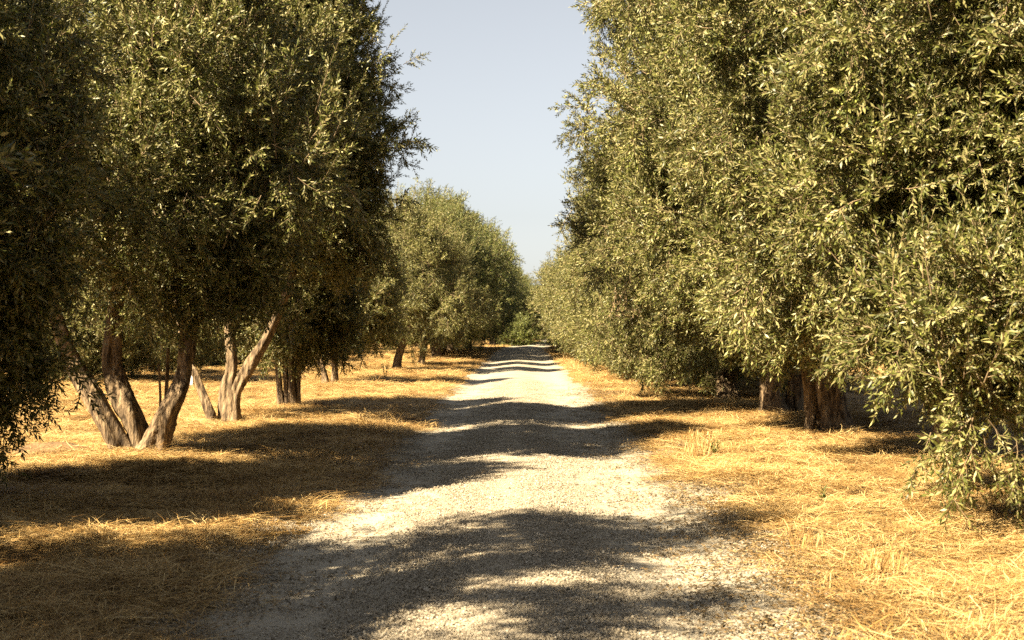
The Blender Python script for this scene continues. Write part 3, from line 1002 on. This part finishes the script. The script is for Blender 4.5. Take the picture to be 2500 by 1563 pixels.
# bright green bush at the far end
t = thing('leafy_bush', 'bright green leafy bush at the far end of the track', 'bush', (-0.1, 138, z_at(-0.1, 138)))
rs = np.random.default_rng(61)
lb = [(np.array([0, 0, .9]), np.array([1.2, 1.2, 1.0])), (np.array([.9, -.4, .6]), np.array([.9, .9, .7])), (np.array([-1.0, -.2, .6]), np.array([.9, .9, .7])), (np.array([.1, .3, 1.8]), np.array([.8, .8, .8]))]
P, D, S, K = crown_points(rs, lb, 420, 3, .2)
o = scatter_obj('foliage', point_mesh('foliage', P, eulers_from_dirs(D, rs), S * 1.2, K % 3), G_GREEN, t); o['kind'] = 'stuff'
new_obj('stem', limb_mesh('stem', [(0, 0, -.1, .06), (.05, 0, .6, .04), (.1, 0, 1.4, .02)], 6, 3), t, M_BARK)

# dead twigs hanging in one tree's face
v, f, vl, fl = [], [], [], []
rr2 = random.Random(9)
for i in range(16):
    p = Vector((rr2.uniform(-.5, .5), rr2.uniform(-.3, .3), rr2.uniform(-.1, .2)))
    pts = [p]
    d = Vector((rr2.uniform(-.5, .5), rr2.uniform(-.4, .1), -1)).normalized()
    for j in range(5):
        d = (d + Vector((rr2.uniform(-1, 1), rr2.uniform(-1, 1), -.2)) * .25).normalized()
        pts.append(pts[-1] + d * .24)
        for q in range(5):
            leaf_geo(vl, fl, pts[-1], d + Vector((rr2.uniform(-.7, .7), rr2.uniform(-.7, .7), rr2.uniform(-.7, .3))), Vector((0, -1, .2)), .1, .025)
    tube_geo(v, f, pts, [.012, .01, .009, .007, .005, .003], 3)
o = new_obj('dead_twigs', mesh_from('dead_twigs', v + vl, f + [tuple(i + len(v) for i in q) for q in fl]), tR6, M_BROWNLEAF)
o.scale = (.6, .6, .6); o.location = (-2.55, -1.95, 2.62); o['label'] = 'dead brown hanging twigs'; o['kind'] = 'stuff'

# ------------------------------------------------------------------ dry grass, gravel, litter
def flat_points(rs, n, x0, x1, y0, y1, power=1.0):
    u = rs.random(n)
    yy = 1 / ((1 / y0) * (1 - u) + (1 / y1) * u) if power else y0 + (y1 - y0) * u     # denser near the camera
    xx = rs.uniform(x0, x1, n)
    return xx, yy


def ground_eulers(rs, n, tilt=0.12):
    return np.stack([rs.normal(0, tilt, n), rs.normal(0, tilt, n), rs.uniform(0, 6.283, n)], 1)


rs = np.random.default_rng(12)
XX, YY, SS, KK = [], [], [], []
for (n, xa, xb, ya, yb, sc) in ((30000, -10, 10, 5.5, 18, 1.0), (26000, -14, 14, 16, 42, 1.15), (20000, -22, 16, 38, 110, 1.7), (5000, -40, -8, 30, 120, 2.2)):
    x = rs.uniform(xa, xb, n)
    y = ya * (yb / ya) ** rs.random(n)
    cone = np.abs(x) < 0.42 * y + 1.5
    x, y = x[cone], y[cone]
    xr = np.abs(x - road_centre(y))
    e = 1.95 + 0.5 * fbm(y / 1.3 + np.sign(x) * 9, x * .4, 91, 3)
    pr = sstep(-0.35, 0.7, xr - e) * (0.35 + 0.9 * vnoise(x / 1.1, y / 0.9, 40))
    ok = rs.random(len(x)) < pr
    x, y = x[ok], y[ok]
    stub = vnoise(x / 1.6, y / 1.2, 66) + 0.45 * np.exp(-((np.abs(x) - 2.5) / .45) ** 2) > 0.90
    kk = np.where(stub & (rs.random(len(x)) < .75), rs.integers(4, 7, len(x)), rs.integers(0, 4, len(x)))
    XX.append(x); YY.append(y); SS.append(sc * rs.uniform(.7, 1.3, len(x)) * np.where(kk > 3, .75, 1.0)); KK.append(kk)
x, y, s_, k_ = map(np.concatenate, (XX, YY, SS, KK))
P = np.stack([x, y, terrain(x, y) + rs.uniform(-.005, .02, len(x))], 1)
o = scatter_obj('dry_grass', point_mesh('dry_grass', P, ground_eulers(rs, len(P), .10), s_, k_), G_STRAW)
tag(o, 'golden dry straw and stubble covering both verges', 'grass', kind='stuff')

XX, YY = [], []
for (n, ya, yb) in ((9000, 5.5, 20), (5000, 18, 45)):
    x = rs.normal(0, 1.25, n); y = ya * (yb / ya) ** rs.random(n)
    dens = 0.10 + 0.7 * np.exp(-((x + .15) / .55) ** 2) + .5 * np.exp(-((np.abs(x) - 2.1) / .4) ** 2)
    ok = (np.abs(x) < 2.6) & (rs.random(n) < dens)
    XX.append(x[ok]); YY.append(y[ok])
x, y = np.concatenate(XX), np.concatenate(YY)
P = np.stack([x, y, np.maximum(road_z(x, y), terrain(x, y)) - 0.001], 1)
o = scatter_obj('gravel', point_mesh('gravel', P, ground_eulers(rs, len(P), .02), rs.uniform(.7, 1.25, len(P)), rs.integers(0, 4, len(P))), G_STONE)
tag(o, 'loose pale gravel stones strewn over the track', 'gravel', kind='stuff')

n = 2600
x = np.concatenate([rs.normal(2.3, .6, n), rs.normal(4.2, 1.2, n), rs.normal(-4.2, 1.3, n)]); y = 6 * (40 / 6) ** rs.random(len(x))
ok = np.abs(x) < .42 * y + 1
x, y = x[ok], y[ok]
P = np.stack([x, y, np.maximum(road_z(x, y), terrain(x, y)) + .004], 1)
o = scatter_obj('fallen_leaves', point_mesh('fallen_leaves', P, ground_eulers(rs, len(P), .05), rs.uniform(.8, 1.2, len(P)), rs.integers(0, 3, len(P))), G_LITTER)
tag(o, 'brown fallen olive leaves scattered along the verges', 'leaves', kind='stuff')

# ------------------------------------------------------------------ small things
def weed(label, x, y, h, n, seed, green=False, group=None):
    rr = random.Random(seed)
    t = thing('green_weed' if green else 'dry_weed', label, 'weed', (x, y, z_at(x, y)), 0, group)
    for i in range(n):
        a = rr.uniform(0, 6.28); q = rr.uniform(.0, .05)
        pts = [Vector((math.cos(a) * q, math.sin(a) * q, -.02))]
        d = Vector((rr.uniform(-.35, .35), rr.uniform(-.35, .35), 1)).normalized()
        hh = h * rr.uniform(.6, 1.1)
        v, f = [], []
        for j in range(6):
            d = (d + Vector((rr.uniform(-1, 1), rr.uniform(-1, 1), .1)) * .12).normalized()
            pts.append(pts[-1] + d * hh / 6)
        tube_geo(v, f, pts, [.0045, .004, .0037, .0033, .003, .0025, .0015], 4)
        st = new_obj('stalk', mesh_from('stalk', v, f), t, M_GREEN if green else M_STRAW)
        v, f = [], []
        for j in range(2, 7):
            for q in range(2 if not green else 4):
                leaf_geo(v, f, pts[j], d * .6 + Vector((rr.uniform(-1, 1), rr.uniform(-1, 1), rr.uniform(-.2, .6))), Vector((0, 0, 1)), rr.uniform(.03, .06) * (1.5 if green else 1), .012 * (1.6 if green else 1))
        new_obj('leaves', mesh_from('leaves', v, f), t, M_GREEN if green else M_STRAW)['kind'] = 'stuff'
    return t


weed('pair of tall dry stalks standing in the shaded straw', -2.85, 9.9, .34, 2, 1)
weed('single dry seed stalk near the shaded edge of the track', -2.3, 9.6, .24, 1, 2)
weed('dry stalk standing on the sunlit verge near the thick dark trunk', 3.75, 18.6, .34, 1, 3)
weed('small green weed low in the sunlit straw by the track', 2.75, 13.5, .16, 3, 4, True)
weed('green weed beside the dry tuft at the sunlit track edge', 2.45, 18.5, .2, 3, 5, True)
weed('grey green weed on the verge below the long leaning trunk', -2.3, 27.0, .3, 6, 6)
weed('dry weed cluster on the verge between the small tree and track', -2.6, 24.0, .3, 7, 7)
weed('thin green sapling shoots beside the two bare trunks', -4.3, 47.0, .8, 6, 8, True)


def tuft(label, x, y, h, n, seed):
    rr = random.Random(seed)
    o = straw_patch('grass_tuft', rr, n, .16, h * .6, h * 1.2, (1.6, 5), .0028)
    COL.objects.link(o)
    o.location = (x, y, z_at(x, y))
    tag(o, label, 'grass tuft', 'upright dry grass tufts at the track edge')
    return o


tuft('tall upright dry grass tuft in the shade band at the sunlit track edge', 2.2, 18.3, .36, 90, 1)
tuft('pale dry grass tuft just beyond the shade band at the sunlit edge', 2.5, 20.6, .32, 80, 2)
tuft('dry grass tuft at the shaded track edge opposite the leaning trunk', -2.15, 22.6, .30, 70, 3)
tuft('bright dry grass tuft at the sunlit bottom of the verge', 2.35, 9.6, .30, 90, 4)
tuft('sparse dry grass tuft half in shade where the foreground shadow ends', 2.1, 10.9, .26, 60, 5)

# bare soil heap left of the splayed trunks
xs_ = np.linspace(-1, 1, 22)
X, Y = np.meshgrid(xs_, xs_)
q = np.clip(1 - np.hypot(X, Y), 0, 1)
Z = .16 * q ** .8 * (1 + .9 * fbm(X * 3, Y * 3, 8, 3)) - .05
m = grid_mesh('soil_mound', xs_, xs_, lambda a, b: Z)
V = np.stack([X.ravel() * .95, Y.ravel() * .7, Z.ravel()], 1)
m.vertices.foreach_set('co', V.ravel()); m.update()
o = new_obj('soil_mound', m, None, M_SOIL)
o.location = (-5.95, 18.9, z_at(-5.95, 18.9))
tag(o, 'low mound of bare dark soil beside the splayed trunks', 'soil mound')


def box(V, Fc, c, s):
    b = len(V)
    for dz in (-1, 1):
        for dx, dy in ((-1, -1), (1, -1), (1, 1), (-1, 1)):
            V.append(Vector((c[0] + dx * s[0] / 2, c[1] + dy * s[1] / 2, c[2] + dz * s[2] / 2)))
    Fc += [tuple(b + i for i in q) for q in ((0, 3, 2, 1), (4, 5, 6, 7), (0, 1, 5, 4), (1, 2, 6, 5), (2, 3, 7, 6), (3, 0, 4, 7))]


def post(label, x, y, h):
    t = thing('white_post', label, 'post', (x, y, z_at(x, y)), 0, 'white posts in the field behind the trunks')
    v, f = [], []; box(v, f, (0, 0, h / 2 - .1), (.14, .14, h + .2)); new_obj('shaft', mesh_from('shaft', v, f, False), t, M_WHITE)
    v, f = [], []; box(v, f, (0, 0, h + .02), (.18, .18, .05)); new_obj('cap', mesh_from('cap', v, f, False), t, M_WHITE)


post('white post glimpsed behind the middle splayed trunk', -11.6, 41.5, 1.5)
post('shorter white post in the field by the trunk leaning away', -9.2, 41.0, 1.0)
